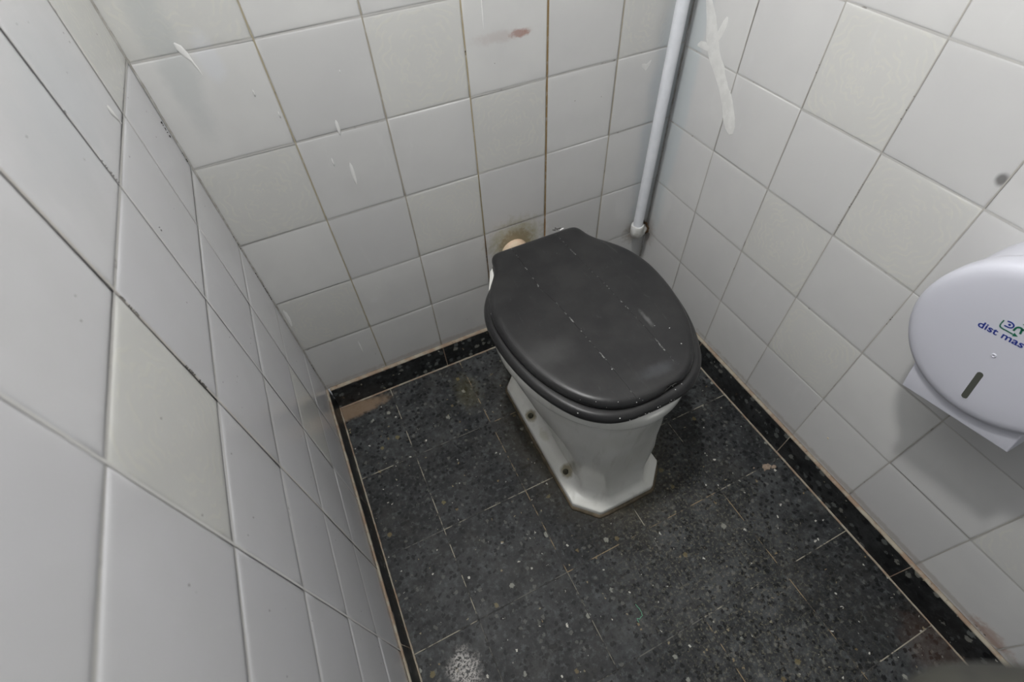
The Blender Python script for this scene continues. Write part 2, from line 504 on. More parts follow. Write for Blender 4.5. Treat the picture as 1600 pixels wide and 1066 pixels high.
def tiled_wall(name, P, N, uu, vv, joints, mats, pat, seed, rim=1.0):
    """P(u,v) gives a point of the wall face, N its normal into the room; uu, vv are joint positions"""
    r = random.Random(seed)
    N = Vector(N)
    bm = bmesh.new()
    uvl = bm.loops.layers.uv.new('UVMap')
    rl = bm.faces.layers.float.new('tile_rnd_f')
    gl = bm.loops.layers.float_color.new('grout_col')
    rcol = bm.loops.layers.float_color.new('tile_rnd')
    D = lambda u, v, d: Vector(P(u, v)) + N * d
    for i in range(len(uu) - 1):
        for j in range(len(vv) - 1):
            gu0 = joints.get(('u', i), 0.0006) / 2; gu1 = joints.get(('u', i + 1), 0.0006) / 2
            u0, u1, v0, v1 = uu[i] + gu0, uu[i + 1] - gu1, vv[j] + 0.0003, vv[j + 1] - 0.0003
            du, dv = r.uniform(-.0003, .0003), r.uniform(-.0004, .0004)
            tu, tv, off = r.uniform(-.0004, .0004), r.uniform(-.0005, .0005), r.uniform(-.0004, 0.0002)
            rings = []
            rnd = r.random()
            for ins, dep in ((0, -0.0011 * rim), (0.0004 * rim, -0.0007 * rim), (0.0014 * rim, -0.0003 * rim), (0.0034 * rim, -0.0001), (0.010, 0.0)):
                ring = []
                a0, a1, b0, b1 = u0 + ins, u1 - ins, v0 + ins, v1 - ins
                pts = []
                NS = 6
                for k in range(NS): pts.append((a0 + (a1 - a0) * k / NS, b0))
                for k in range(NS): pts.append((a1, b0 + (b1 - b0) * k / NS))
                for k in range(NS): pts.append((a1 - (a1 - a0) * k / NS, b1))
                for k in range(NS): pts.append((a0, b1 - (b1 - b0) * k / NS))
                for (a, b) in pts:
                    su = (a - (u0 + u1) / 2) / T; sv = (b - (v0 + v1) / 2) / T
                    d = dep + (tu * su + tv * sv) * 2 + off 
                    ring.append((D(a + du, b + dv, d), (a - u0) / T, (b - v0) / T))
                rings.append(ring)
            vs = [[bm.verts.new(q[0]) for q in rg] for rg in rings]
            K = len(rings[0])
            mi = 1 if (i, j) in pat else 0
            fs = []
            for x in range(len(rings) - 1):
                for k in range(K):
                    m = (k + 1) % K
                    f = bm.faces.new((vs[x][k], vs[x][m], vs[x + 1][m], vs[x + 1][k]))
                    for l, q in zip(f.loops, (rings[x][k], rings[x][m], rings[x + 1][m], rings[x + 1][k])): l[uvl].uv = (q[1], q[2])
                    fs.append(f)
            f = bm.faces.new(vs[-1])
            for l, q in zip(f.loops, rings[-1]): l[uvl].uv = (q[1], q[2])
            fs.append(f)
            for f in fs:
                f.material_index = mi; f.smooth = True
                for l in f.loops: l[rcol] = (rnd, rnd, rnd, 1)
    # grout: a strip in every joint
    def strip(a0, b0, a1, b1, dep, col):
        f = bm.faces.new([bm.verts.new(D(*q, dep)) for q in ((a0, b0), (a1, b0), (a1, b1), (a0, b1))])
        f.material_index = 2
        for l in f.loops: l[gl] = col
    for i in range(len(uu)):
        w = joints.get(('u', i), 0.0006) / 2 + (0.0011 if N.x > 0.5 else 0.0006)
        for j in range(len(vv) - 1):
            c = joints.get(('uc', i, j), joints.get(('uc', i), lin(180, 179, 174)))
            strip(uu[i] - w, vv[j], uu[i] + w, vv[j + 1], 0.0001, c)
    for j in range(len(vv)):
        for i in range(len(uu) - 1):
            strip(uu[i], vv[j] - 0.0015, uu[i + 1], vv[j] + 0.0015, -0.00035, joints.get(('vc', j, i), lin(180, 179, 176)))
    # body of the wall behind the tiles
    dpt = 0.07
    q = [D(u, v, d) for d in (-0.0035, -dpt) for (u, v) in ((uu[0], vv[0]), (uu[-1], vv[0]), (uu[-1], vv[-1]), (uu[0], vv[-1]))]
    vq = [bm.verts.new(p) for p in q]
    for idx in ((0, 1, 2, 3), (4, 5, 6, 7), (0, 1, 5, 4), (1, 2, 6, 5), (2, 3, 7, 6), (3, 0, 4, 7)):
        f = bm.faces.new([vq[k] for k in idx]); f.material_index = 2
        for l in f.loops: l[gl] = lin(150, 149, 144)
    # orient faces outwards from the wall
    bm.normal_update()
    for f in bm.faces:
        if f.material_index < 2 and f.normal.dot(N) < -0.05: f.normal_flip()
    for f in bm.faces:
        if f.material_index < 2 and abs(f.normal.dot(N)) <= 0.05:
            pass
    me = bpy.data.meshes.new(name)
    bm.to_mesh(me); bm.free()
    return link(name, me, mats, smooth=False)


ZB = 0.0734
rows = [ZB] + [0.2325 + T * k for k in range(0, 13)]
bu = [0.0, 0.1584] + [0.1584 + T * k for k in range(1, 5)] + [W]
GB = {('u', 4): 0.0026, ('uc', 4): lin(138, 116, 80), ('u', 3): 0.0014, ('uc', 3): lin(166, 155, 128),
      ('u', 5): 0.0014, ('uc', 5): lin(170, 163, 146), ('u', 2): 0.0010, ('uc', 2): lin(160, 154, 140), ('u', 1): 0.0012,
      ('uc', 1): lin(164, 156, 134), ('uc', 3, 1): lin(98, 74, 40), ('uc', 4, 1): lin(140, 108, 66), ('uc', 3, 2): lin(140, 128, 96)}
# tile (i, j): i-th column from the left corner, j-th row from the skirting
pat_back = {(2, 4), (3, 3), (2, 2), (0, 3), (0, 1), (0, 5), (5, 4), (5, 5), (4, 6), (1, 7)}
wall_back = tiled_wall('wall_back', lambda u, v: (u, 0, v), (0, -1, 0), bu, rows, GB, [*M_tile['back'], M_grout], pat_back, 11)
structure(wall_back, 'white tiled wall behind the toilet')

rr = [ZB] + [z - 0.006 for z in rows[1:]]
ru = [0.0, 0.1517] + [0.1517 + T * k for k in range(1, 8)] + [DEPTH]
pat_right = {(2, 5 - 1 + 0), }
pat_right = {(2, 4), (3, 3), (2, 2), (3, 1), (4, 5), (5, 3), (6, 1), (1, 6)}
GR = {('uc', k): lin(172, 169, 162) for k in range(1, 8)}
wall_right = tiled_wall('wall_right', lambda u, v: (W, -u, v), (-1, 0, 0), ru, rr, GR, [*M_tile['right'], M_grout], pat_right, 23)
structure(wall_right, 'white tiled wall carrying the paper dispenser')

rl_ = [ZB] + [z + 0.004 for z in rows[1:]]
lu = [0.0, 0.1638] + [0.1638 + T * k for k in range(1, 8)] + [DEPTH]
GL = {('uc', k): lin(192, 191, 189) for k in range(1, 8)}
GL[('u', 3)] = 0.0010; GL[('uc', 3)] = lin(178, 174, 168)
pat_left = {(3, 4), (0, 5), (5, 2), (1, 1)}
wall_left = tiled_wall('wall_left', lambda u, v: (0, -u, v), (1, 0, 0), lu, rl_, GL, [*M_tile['left'], M_grout], pat_left, 37, 1.5)
structure(wall_left, 'white tiled wall close on the left')

def corner_bead(par, x, sx, gap_seed):
    """thin run of filler that closes the vertical corner of two tiled walls"""
    bm = bmesh.new()
    rings = []
    k = 160
    for i in range(k + 1):
        z = ZB + (1.2 - ZB) * i / k
        w = 0.0020 + 0.0009 * mnoise.noise(Vector((gap_seed, 0, z * 40))) + 0.0006 * mnoise.noise(Vector((gap_seed, 3, z * 140)))
        rings.append([(x - sx * 0.001, 0.001, z), (x + sx * w, 0.0, z), (x + sx * w * 0.4, -w * 0.4, z), (x, -w, z)])
    loft(bm, rings)
    return from_bm('corner_filler', bm, M_grout_plain, par)


M_grout_plain = simple('corner_filler', lin(176, 175, 171), 0.7, (70, lin(150, 147, 140)), 0.3)
corner_bead(wall_back, 0.0, 1, 1.5)
corner_bead(wall_back, W, -1, 4.5)
fu = [0.0] + [0.1584 + T * k for k in range(0, 5)] + [W]


# ------------------------------------------------------------------ floor
def build_floor():
    bm = bmesh.new()
    rc = bm.loops.layers.float_color.new('tile_rnd')
    gl = bm.loops.layers.float_color.new('grout_col')
    xs = [-0.02, 0.1457, 0.3470, 0.5456, 0.7456, 0.96]
    ys = [0.02, -0.237, -0.4356, -0.632, -0.8215, -1.02, -1.22, -DEPTH - 0.02]
    r = random.Random(5)
    fixed = {(4, 4): 0.95, (1, 1): 0.75, (1, 2): 0.7, (0, 2): 0.6, (3, 3): 0.1, (3, 4): 0.1, (0, 0): 0.3, (4, 3): 0.35, (2, 3): 0.5, (1, 3): 0.8, (2, 4): 0.6}
    for i in range(5):
        for j in range(7):
            g = 0.0004
            a0, a1, b1, b0 = xs[i] + g, xs[i + 1] - g, ys[j] - g, ys[j + 1] + g
            off = r.uniform(-0.0002, 0.0002)
            rnd = fixed.get((i, j), r.random())
            rings = []
            for ins, z in ((0, -0.01), (0, -0.0004), (0.0004, -0.0001), (0.0012, 0.0)):
                rings.append([(a0 + ins, b0 + ins, z + off), (a1 - ins, b0 + ins, z + off), (a1 - ins, b1 - ins, z + off), (a0 + ins, b1 - ins, z + off)])
            n0 = len(bm.faces)
            loft(bm, rings, cap0=False)
            bm.faces.ensure_lookup_table()
            for f in bm.faces[n0:]:
                for l in f.loops: l[rc] = (rnd, rnd, rnd, 1)
    cols = [lin(150, 145, 130), lin(96, 95, 90), lin(134, 118, 92), lin(116, 113, 102)]
    def strip(a0, b0, a1, b1, c):
        f = bm.faces.new([bm.verts.new(q) for q in ((a0, b0, 0.00035), (a1, b0, 0.00035), (a1, b1, 0.00035), (a0, b1, 0.00035))])
        f.material_index = 1
        for l in f.loops: l[gl] = c
    for i, x in enumerate(xs[1:-1]):
        for j in range(7): strip(x - 0.0009, ys[j + 1], x + 0.0009, ys[j], cols[0] if i == 0 and j < 3 else r.choice(cols))
    for j, y in enumerate(ys[1:-1]):
        for i in range(5): strip(xs[i], y - 0.0009, xs[i + 1], y + 0.0009, cols[0] if i == 4 else r.choice(cols))
    # slab under the tiles
    geo = bmesh.ops.create_cube(bm, size=1.0, matrix=Matrix.Translation((W / 2, -DEPTH / 2, -0.035)) @ Matrix.Diagonal((1.1, DEPTH + 0.1, 0.06, 1)))
    for f in {f for v in geo['verts'] for f in v.link_faces}: f.material_index = 1
    o = from_bm('floor', bm, [M_floor, M_joint], smooth=False)
    return structure(o, 'dark terrazzo tile floor')


floor = build_floor()


# ------------------------------------------------------------------ skirting (baseboards)
def skirting(name, P, L, thick, ttop, joints, label, seed):
    """P(u, d, z): u along the wall, d out of it"""
    r = random.Random(seed)
    bm = bmesh.new()
    rc = bm.loops.layers.float_color.new('tile_rnd')
    cuts = [0.0] + joints + [L]
    for a, b in zip(cuts, cuts[1:]):
        a += 0.0007; b -= 0.0007
        ht = 0.0705
        off = r.uniform(-0.0005, 0.0004)
        prof = [(0.0, 0.0005), (thick + off, 0.0005), (ttop + off, ht - 0.002), (ttop + off - 0.0008, ht - 0.0006), (ttop + off - 0.002, ht), (0.0, ht)]
        n0 = len(bm.faces)
        loft(bm, [[P(u, d, z) for d, z in prof] for u in (a, b)])
        bm.faces.ensure_lookup_table()
        rv = r.random()
        for f in bm.faces[n0:]:
            for l in f.loops: l[rc] = (rv, rv, rv, 1)
    o = from_bm(name, bm, M_skirt, smooth=False)
    structure(o, label)
    # mortar bead along the top and the dirty line along the foot
    for nm, prof in (('mortar_bead', [(-0.0005, 0.0745), (0.0025, 0.0742), (ttop - 0.001, 0.0725), (ttop + 0.0001, 0.0708), (ttop - 0.002, 0.0690), (-0.0005, 0.0690)]),
                     ('floor_joint', [(thick - 0.002, 0.003), (thick + 0.0006, 0.0018), (thick + 0.0018, 0.0009), (thick + 0.0030, 0.0002), (thick - 0.002, 0.0002)])):
        bm = bmesh.new()
        rings = []
        k = int(L / 0.006)
        for i in range(k + 1):
            u = L * i / k
            ring = []
            for q, (d, z) in enumerate(prof):
                nz = mnoise.noise(Vector((u * 45 + seed * 7, q * 1.7, z * 30)))
                nz2 = mnoise.noise(Vector((u * 150 + seed * 7, q * 2.7, z * 30)))
                mv = (nz * 0.0011 + nz2 * 0.0006) if 0 < q < len(prof) - 1 else 0
                ring.append(P(u, max(d + mv, -0.0005), max(z + mv * (0.4 if nm == 'mortar_bead' else 0.1), 0.0001)))
            rings.append(ring)
        loft(bm, rings)
        from_bm(nm, bm, M_mortar, o)
    # mortar in the vertical joints
    for jx in joints:
        bm = bmesh.new()
        loft(bm, [[P(jx - 0.0008, d, z), P(jx + 0.0008, d, z)] + [P(jx + 0.0008, -0.0004, z), P(jx - 0.0008, -0.0004, z)] for d, z in ((thick + 0.0002, 0.001), (ttop + 0.0002, 0.070))])
        from_bm('joint_filler', bm, M_mortar, o, smooth=False)
    return o


skirting('baseboard_back', lambda u, d, z: (0.0085 + u, -d, z), W - 0.0085 - 0.0135, 0.018, 0.0085, [0.305, 0.61], 'black terrazzo skirting behind the toilet', 3)
skirting('baseboard_right', lambda u, d, z: (W - d, -u, z), DEPTH, 0.0125, 0.0075, [0.308, 0.617, 0.926, 1.235], 'black terrazzo skirting along the right wall', 4)
skirting('baseboard_left', lambda u, d, z: (d, -u, z), DEPTH, 0.0080, 0.0040, [0.31, 0.62, 0.93, 1.24], 'black terrazzo skirting along the left wall', 5)


# ------------------------------------------------------------------ paint marks, crumbs on the walls
def ribbon(name, pts, P, N, parent, mat, lift=0.0004):
    """raised streak: pts = [(u, v, halfwidth)], P(u,v) -> wall point"""
    N = Vector(N)
    bm = bmesh.new()
    rings = []
    Q = [Vector((a, b)) for a, b, _ in pts]
    for i, (a, b, w) in enumerate(pts):
        t = (Q[min(i + 1, len(Q) - 1)] - Q[max(i - 1, 0)])
        t = t.normalized() if t.length else Vector((0, 1))
        n2 = Vector((-t.y, t.x))
        ring = []
        for s, h in ((-1, 0), (-0.75, 0.6), (-0.3, 1), (0.3, 1), (0.75, 0.6), (1, 0)):
            q = Q[i] + n2 * w * s
            ring.append(Vector(P(q.x, q.y)) + N * (lift * (0.15 + h * min(1, w / 0.0008))))
        rings.append(ring)
    vs = [[bm.verts.new(p) for p in rg] for rg in rings]
    for a, b in zip(vs, vs[1:]):
        for k in range(5): bm.faces.new((a[k], a[k + 1], b[k + 1], b[k]))
    o = from_bm(name, bm, mat, parent)
    return o


PB = lambda u, v: (u, 0.0, v)
PR = lambda u, v: (W, -u, v)
PL = lambda u, v: (0.0, -u, v)
NB, NR, NL = (0, -1, 0), (-1, 0, 0), (1, 0, 0)


def drip(x, z1, z0, w, P=PB, N=NB, par=wall_back, lean=0.0):
    k = 7
    pts = []
    for i in range(k):
        t = i / (k - 1)
        ww = w * (0.35 + 0.65 * math.sin(math.pi * min(1, 0.12 + t * 0.8)))
        if i == 0 or i == k - 1: ww *= 0.35
        pts.append((x + lean * t, z1 + (z0 - z1) * t, ww))
    ribbon('paint_drip', pts, P, N, par, M_paint, 0.0009)


for a in ((0.231, 0.718, 0.692, 0.0028), (0.2045, 0.658, 0.642, 0.0014), (0.2315, 0.641, 0.597, 0.0034), (0.119, 0.202, 0.157, 0.0022),
          (0.504, 0.85, 0.80, 0.0012), (0.205, 0.345, 0.338, 0.0011), (0.13, 0.79, 0.78, 0.001), (0.152, 0.752, 0.742, 0.001), (0.26, 0.79, 0.785, 0.0008)):
    drip(*a)
ribbon('paint_drip', [(0.062, 0.866, 0.001), (0.065, 0.860, 0.0042), (0.069, 0.850, 0.0038), (0.072, 0.842, 0.0014), (0.075, 0.830, 0.0009), (0.076, 0.822, 0.0004)], PB, NB, wall_back, M_paint)
ribbon('paint_drip', [(0.008, 0.368, 0.001), (0.009, 0.358, 0.003), (0.009, 0.342, 0.0035), (0.008, 0.328, 0.0026), (0.007, 0.318, 0.0012)], PB, NB, wall_back, M_paint)
ribbon('paint_drip', [(0.204, 0.884, 0.0012), (0.202, 0.879, 0.0048), (0.199, 0.873, 0.0035), (0.196, 0.866, 0.0012), (0.194, 0.860, 0.0009)], PL, NL, wall_left, M_paint)
ribbon('paint_dab', [(0.838, 0.676, 0.001), (0.843, 0.673, 0.004), (0.850, 0.668, 0.0068), (0.856, 0.674, 0.004), (0.860, 0.680, 0.001)], PB, NB, wall_back, M_paint_thin, 0.0002)


ribbon('paint_streak', [(0.018, 0.815, 0.0064), (0.035, 0.785, 0.0068), (0.055, 0.755, 0.0125), (0.068, 0.728, 0.0156), (0.085, 0.703, 0.0156), (0.105, 0.684, 0.0150),
                        (0.128, 0.662, 0.0147), (0.150, 0.635, 0.0156), (0.166, 0.612, 0.0156), (0.176, 0.598, 0.0125), (0.182, 0.588, 0.0050)], PR, NR, wall_right, M_paint_thin, 0.00035)
ribbon('paint_streak', [(0.094, 0.768, 0.002), (0.092, 0.757, 0.0065), (0.086, 0.738, 0.0068), (0.078, 0.722, 0.006), (0.070, 0.712, 0.003)], PR, NR, wall_right, M_paint_thin, 0.0003)
ribbon('paint_streak', [(0.036, 0.703, 0.002), (0.044, 0.707, 0.006), (0.056, 0.708, 0.007), (0.068, 0.706, 0.004)], PR, NR, wall_right, M_paint_thin, 0.00028)


def crumbs(par, spots, P, N, seed):
    r = random.Random(seed)
    N = Vector(N)
    bm = bmesh.new()
    for (u, v, s, k, su, sv) in spots:
        for _ in range(k):
            c = Vector(P(u + r.uniform(-su, su), v + r.uniform(-sv, sv))) + N * 0.0002
            m = Matrix.Translation(c) @ Matrix.Rotation(r.uniform(0, 3), 4, N) @ Matrix.Diagonal((s * r.uniform(.5, 1.2), s * r.uniform(.5, 1.2), s * r.uniform(.8, 2.2), 1))
            bmesh.ops.create_icosphere(bm, subdivisions=1, radius=1.0, matrix=m)
    o = from_bm('grout_gap', bm, M_crumb, par)
    o['kind'] = 'stuff'
    return o


crumbs(wall_left, [(0.018, 0.772, 0.0009, 9, 0.001, 0.012), (0.004, 0.720, 0.0007, 6, 0.0015, 0.008), (0.002, 0.56, 0.0007, 8, 0.001, 0.03), (0.002, 0.45, 0.0009, 10, 0.001, 0.03), (0.002, 0.40, 0.0009, 6, 0.001, 0.02),
                   (0.319, 0.872, 0.0006, 9, 0.0004, 0.014), (0.3188, 0.925, 0.0005, 3, 0.0004, 0.003), (0.474, 0.84, 0.0007, 10, 0.0005, 0.012), (0.474, 0.742, 0.0008, 16, 0.0007, 0.02),
                   (0.30, 0.795, 0.0006, 2, 0.004, 0.004), (0.002, 0.173, 0.0010, 7, 0.0006, 0.014), (0.002, 0.16, 0.0010, 5, 0.0006, 0.01)], PL, NL, 3)
crumbs(wall_right, [(0.4617, 0.62, 0.0005, 10, 0.0004, 0.03), (0.4617, 0.56, 0.0005, 5, 0.0004, 0.01), (0.3067, 0.76, 0.0005, 5, 0.0004, 0.015), (0.4617, 0.76, 0.0005, 5, 0.0004, 0.02), (0.6167, 0.47, 0.0006, 6, 0.0005, 0.01),
                    (1.05, 0.081, 0.0009, 6, 0.010, 0.0006)], PR, NR, 4)
crumbs(wall_back, [(0.6234, 0.20, 0.0007, 6, 0.001, 0.04), (0.4684, 0.772, 0.0008, 3, 0.0006, 0.003), (0.4684, 0.33, 0.0010, 10, 0.0006, 0.02)], PB, NB, 5)

# ------------------------------------------------------------------ toilet
CX = 0.5345


def lid_outline(off=0.0, n=160, grow=0.0):
    """closed outline of lid / seat seen from above; off moves it out, grow swells the oval only"""
    prof = [(-0.1160, 0.092), (-0.1175, 0.098), (-0.125, 0.1035), (-0.140, 0.1060), (-0.152, 0.1080), (-0.165, 0.1130), (-0.180, 0.1230), (-0.200, 0.1385), (-0.225, 0.1530),
            (-0.255, 0.1640), (-0.285, 0.1695), (-0.315, 0.1705), (-0.345, 0.1690), (-0.378, 0.1645), (-0.412, 0.1570), (-0.446, 0.1450), (-0.478, 0.1290), (-0.504, 0.1110),
            (-0.524, 0.0900), (-0.538, 0.0660), (-0.5455, 0.0380), (-0.5475, 0.0)]
    pts = []
    for y, h in prof:
        g = grow * min(1, max(0, (-0.15 - y) / 0.06))
        hh = h + g * (1 if h > 0 else 0)
        yy = y - (g if y < -0.5 else g * max(0, (-y - 0.33) / 0.17))
        pts.append((hh, yy))
    right = [Vector((CX + h, y)) for h, y in pts]
    left = [Vector((CX - h, y)) for h, y in reversed(pts[:-1])]
    poly = right + left
    # even resampling
    seg = [(poly[i] - poly[i - 1]).length for i in range(len(poly))]
    tot = sum(seg)
    res = []
    acc = 0; i = 0
    P = poly + [poly[0]]
    L = [(P[k + 1] - P[k]).length for k in range(len(poly))]
    tot = sum(L)
    for k in range(n):
        s = tot * k / n
        a = 0; i = 0
        while a + L[i] < s and i < len(L) - 1:
            a += L[i]; i += 1
        res.append(P[i].lerp(P[i + 1], (s - a) / L[i]))
    # smooth
    for _ in range(3):
        res = [(res[k - 1] + res[k] * 2 + res[(k + 1) % n]) / 4 for k in range(n)]
    if off:
        res = inset(res, -off)
    return res


def inset(poly, d):
    n = len(poly)
    out = []
    for k in range(n):
        t = (poly[(k + 1) % n] - poly[k - 1]).normalized()
        nn = Vector((t.y, -t.x))
        c = Vector((CX, -0.33))
        if nn.dot(poly[k] - c) > 0: nn = -nn
        out.append(poly[k] + nn * d)
    return out


toilet = empty('toilet', (CX, -0.33, 0.0))
tag(toilet, 'white ceramic toilet with closed dark grey wooden lid against the tiled back wall', 'toilet')


def child(o):
    """keep world placement when parented to the toilet"""
    o.parent = toilet
    o.matrix_parent_inverse = Matrix.Translation((-CX, 0.33, 0.0))
    return o


def radial(poly_fn, n, cx, cy):
    """sample a convex outline (list of 2D pts) by angle"""
    out = []
    pts = [Vector(p) for p in poly_fn]
    for k in range(n):
        a = 2 * math.pi * k / n
        d = Vector((math.cos(a), math.sin(a)))
        best = None
        for i in range(len(pts)):
            p, q = pts[i - 1] - Vector((cx, cy)), pts[i] - Vector((cx, cy))
            e = q - p
            den = d.x * e.y - d.y * e.x
            if abs(den) < 1e-12: continue
            t = (p.x * e.y - p.y * e.x) / den
            s = (p.x * d.y - p.y * d.x) / den
            if t > 0 and -1e-9 <= s <= 1 + 1e-9:
                if best is None or t < best: best = t
        out.append(best)
    return out


NR_ = 192


def octagon(x0, x1, yf, yb, cf, cb):
    return [(x0, yb - cb), (x0, yf + cf[1]), (x0 + cf[0], yf), (x1 - cf[0], yf), (x1, yf + cf[1]), (x1, yb - cb), (x1 - cb, yb), (x0 + cb, yb)]


def egg(hw, yf, yb, wide_y, backw=0.6):
    """egg outline: front ellipse, squarer rear"""
    pts = []
    m = 96
    for k in range(m):
        a = 2 * math.pi * k / m
        ca, sa = math.cos(a), math.sin(a)
        if sa <= 0:
            pts.append((CX + hw * ca, wide_y + (wide_y - yf) * sa))
        else:
            e = 2 / 2.9
            x = math.copysign(abs(ca) ** e, ca); y = abs(sa) ** e
            ww = hw * (1 - (1 - backw) * y ** 1.0)
            pts.append((CX + ww * x, wide_y + (yb - wide_y) * y))
    return pts


def mixr(a, b, t):
    return [x * (1 - t) + y * t for x, y in zip(a, b)]


def build_bowl():
    bm = bmesh.new()
    rings = []
    CYS = -0.34
    ns = NR_
    oct_base = radial(octagon(0.424, 0.652, -0.5625, -0.130, (0.046, 0.046), 0.04), ns, CX, CYS)
    octc = lambda x0, x1, yf, yb, c: radial(octagon(x0, x1, yf, yb, (c, c), 0.03), ns, CX, CYS)
    eggr = lambda *a: radial(egg(*a), ns, CX, CYS)

    def ring(rad, z):
        rings.append([(CX + r * math.cos(2 * math.pi * k / ns), CYS + r * math.sin(2 * math.pi * k / ns), z) for k, r in enumerate(rad)])
    sub = lambda rad, d: [r - d for r in rad]
    ring(oct_base, 0.001)
    ring(oct_base, 0.0175)
    ring(sub(oct_base, 0.001), 0.0205)
    ring(sub(oct_base, 0.0035), 0.0225)
    foot = octc(0.458, 0.629, -0.543, -0.150, 0.042)
    ring(mixr(sub(oct_base, 0.0035), foot, 0.45), 0.0262)
    ring(mixr(sub(oct_base, 0.0035), foot, 0.80), 0.0310)
    ring(foot, 0.040)
    ring(octc(0.457, 0.629, -0.538, -0.152, 0.042), 0.055)
    ring(octc(0.454, 0.634, -0.533, -0.152, 0.043), 0.08)
    ring(octc(0.447, 0.643, -0.531, -0.150, 0.045), 0.12)
    c4 = octc(0.438, 0.653, -0.531, -0.150, 0.047)
    e4 = eggr(0.106, -0.530, -0.148, -0.40, 0.9)
    ring(mixr(c4, e4, 0.12), 0.16)
    c5 = octc(0.425, 0.660, -0.534, -0.145, 0.056)
    e5 = eggr(0.123, -0.534, -0.145, -0.38, 0.85)
    ring(mixr(c5, e5, 0.35), 0.20)
    c6 = octc(0.406, 0.672, -0.539, -0.140, 0.066)
    ring(mixr(c6, eggr(0.140, -0.540, -0.138, -0.36, 0.80), 0.65), 0.25)
    ring(eggr(0.153, -0.543, -0.130, -0.34, 0.76), 0.30)
    ring(eggr(0.160, -0.549, -0.124, -0.335, 0.73), 0.335)
    ring(eggr(0.1615, -0.551, -0.121, -0.33, 0.70), 0.352)
    def deck(hw, yf):
        """rim outline: elliptic front, tapering rear deck with rounded corners"""
        k = hw / 0.176
        rear = [(0.094, -0.1145), (0.103, -0.1165), (0.1085, -0.123), (0.1215, -0.150), (0.1345, -0.175), (0.1455, -0.200), (0.1575, -0.230), (0.1665, -0.262), (0.1735, -0.295)]
        d = 0.176 - hw
        right = [(CX + w_ - d, y_ - d * 0.7) for w_, y_ in rear]
        front = [(CX + hw * math.cos(a), -0.33 + (-0.33 - yf) * math.sin(a)) for a in [-math.pi * q / 48 for q in range(49)]]
        pts_ = right + front + [(2 * CX - x_, y_) for x_, y_ in reversed(right)]
        return radial(pts_, ns, CX, CYS)
    ring(deck(0.166, -0.5535), 0.357)
    ring(deck(0.1725, -0.5585), 0.361)
    ring(deck(0.1755, -0.561), 0.368)
    ring(deck(0.1760, -0.5615), 0.385)
    ring(deck(0.1745, -0.560), 0.395)
    ring(deck(0.170, -0.556), 0.3995)
    # inside of the pan
    ring(eggr(0.130, -0.520, -0.215, -0.35, 0.8), 0.3995)
    ring(eggr(0.122, -0.512, -0.225, -0.35, 0.8), 0.392)
    ring(eggr(0.118, -0.508, -0.230, -0.35, 0.8), 0.36)
    ring(eggr(0.095, -0.480, -0.240, -0.35, 0.8), 0.30)
    ring(eggr(0.065, -0.440, -0.260, -0.35, 0.8), 0.22)
    loft(bm, rings)
    o = from_bm('bowl', bm, M_ceramic, None, sharp=math.radians(38))
    return child(o)


bowl = build_bowl()


def build_seal():
    ns = NR_
    outline = radial(octagon(0.424, 0.652, -0.5625, -0.130, (0.046, 0.046), 0.04), ns, CX, -0.34)
    bm = bmesh.new()
    rings = []
    for d, z in ((-0.003, 0.0002), (0.0065, 0.0002), (0.0052, 0.0030), (0.0022, 0.0062), (-0.003, 0.0080)):
        rg = []
        for k, r in enumerate(outline):
            a = 2 * math.pi * k / ns
            nz = 0.0012 * mnoise.noise(Vector((math.cos(a) * 9, math.sin(a) * 9, d * 90))) + 0.0008 * mnoise.noise(Vector((math.cos(a) * 30, math.sin(a) * 30, d * 90)))
            rr_ = r + d + (nz if d > 0 else 0)
            rg.append((CX + rr_ * math.cos(a), -0.34 + rr_ * math.sin(a), z))
        rings.append(rg)
    vs = [[bm.verts.new(p) for p in r] for r in rings]
    for i in range(len(vs)):
        a, b = vs[i], vs[(i + 1) % len(vs)]
        for k in range(ns):
            j = (k + 1) % ns
            bm.faces.new((a[k], a[j], b[j], b[k]))
    o = child(from_bm('sealant_bead', bm, M_seal))
    o['label'] = 'grimy brown sealant bead around the pan foot'


build_seal()

for bx, by in ((0.4405, -0.278), (0.4465, -0.447), (0.6355, -0.278), (0.6295, -0.447)):
    bm = bmesh.new()
    rings = []
    for r_, z in ((0.0075, 0.0245), (0.0075, 0.0275), (0.0068, 0.0295), (0.0050, 0.0305), (0.0046, 0.0330), (0.0036, 0.0350), (0.0015, 0.0356)):
        rings.append([(bx + r_ * math.cos(a), by + r_ * math.sin(a), z) for a in [math.pi * 2 * k / 18 for k in range(18)]])
    loft(bm, rings)
    child(from_bm('fixing_bolt', bm, M_bolt))['label'] = 'corroded fixing bolt head'


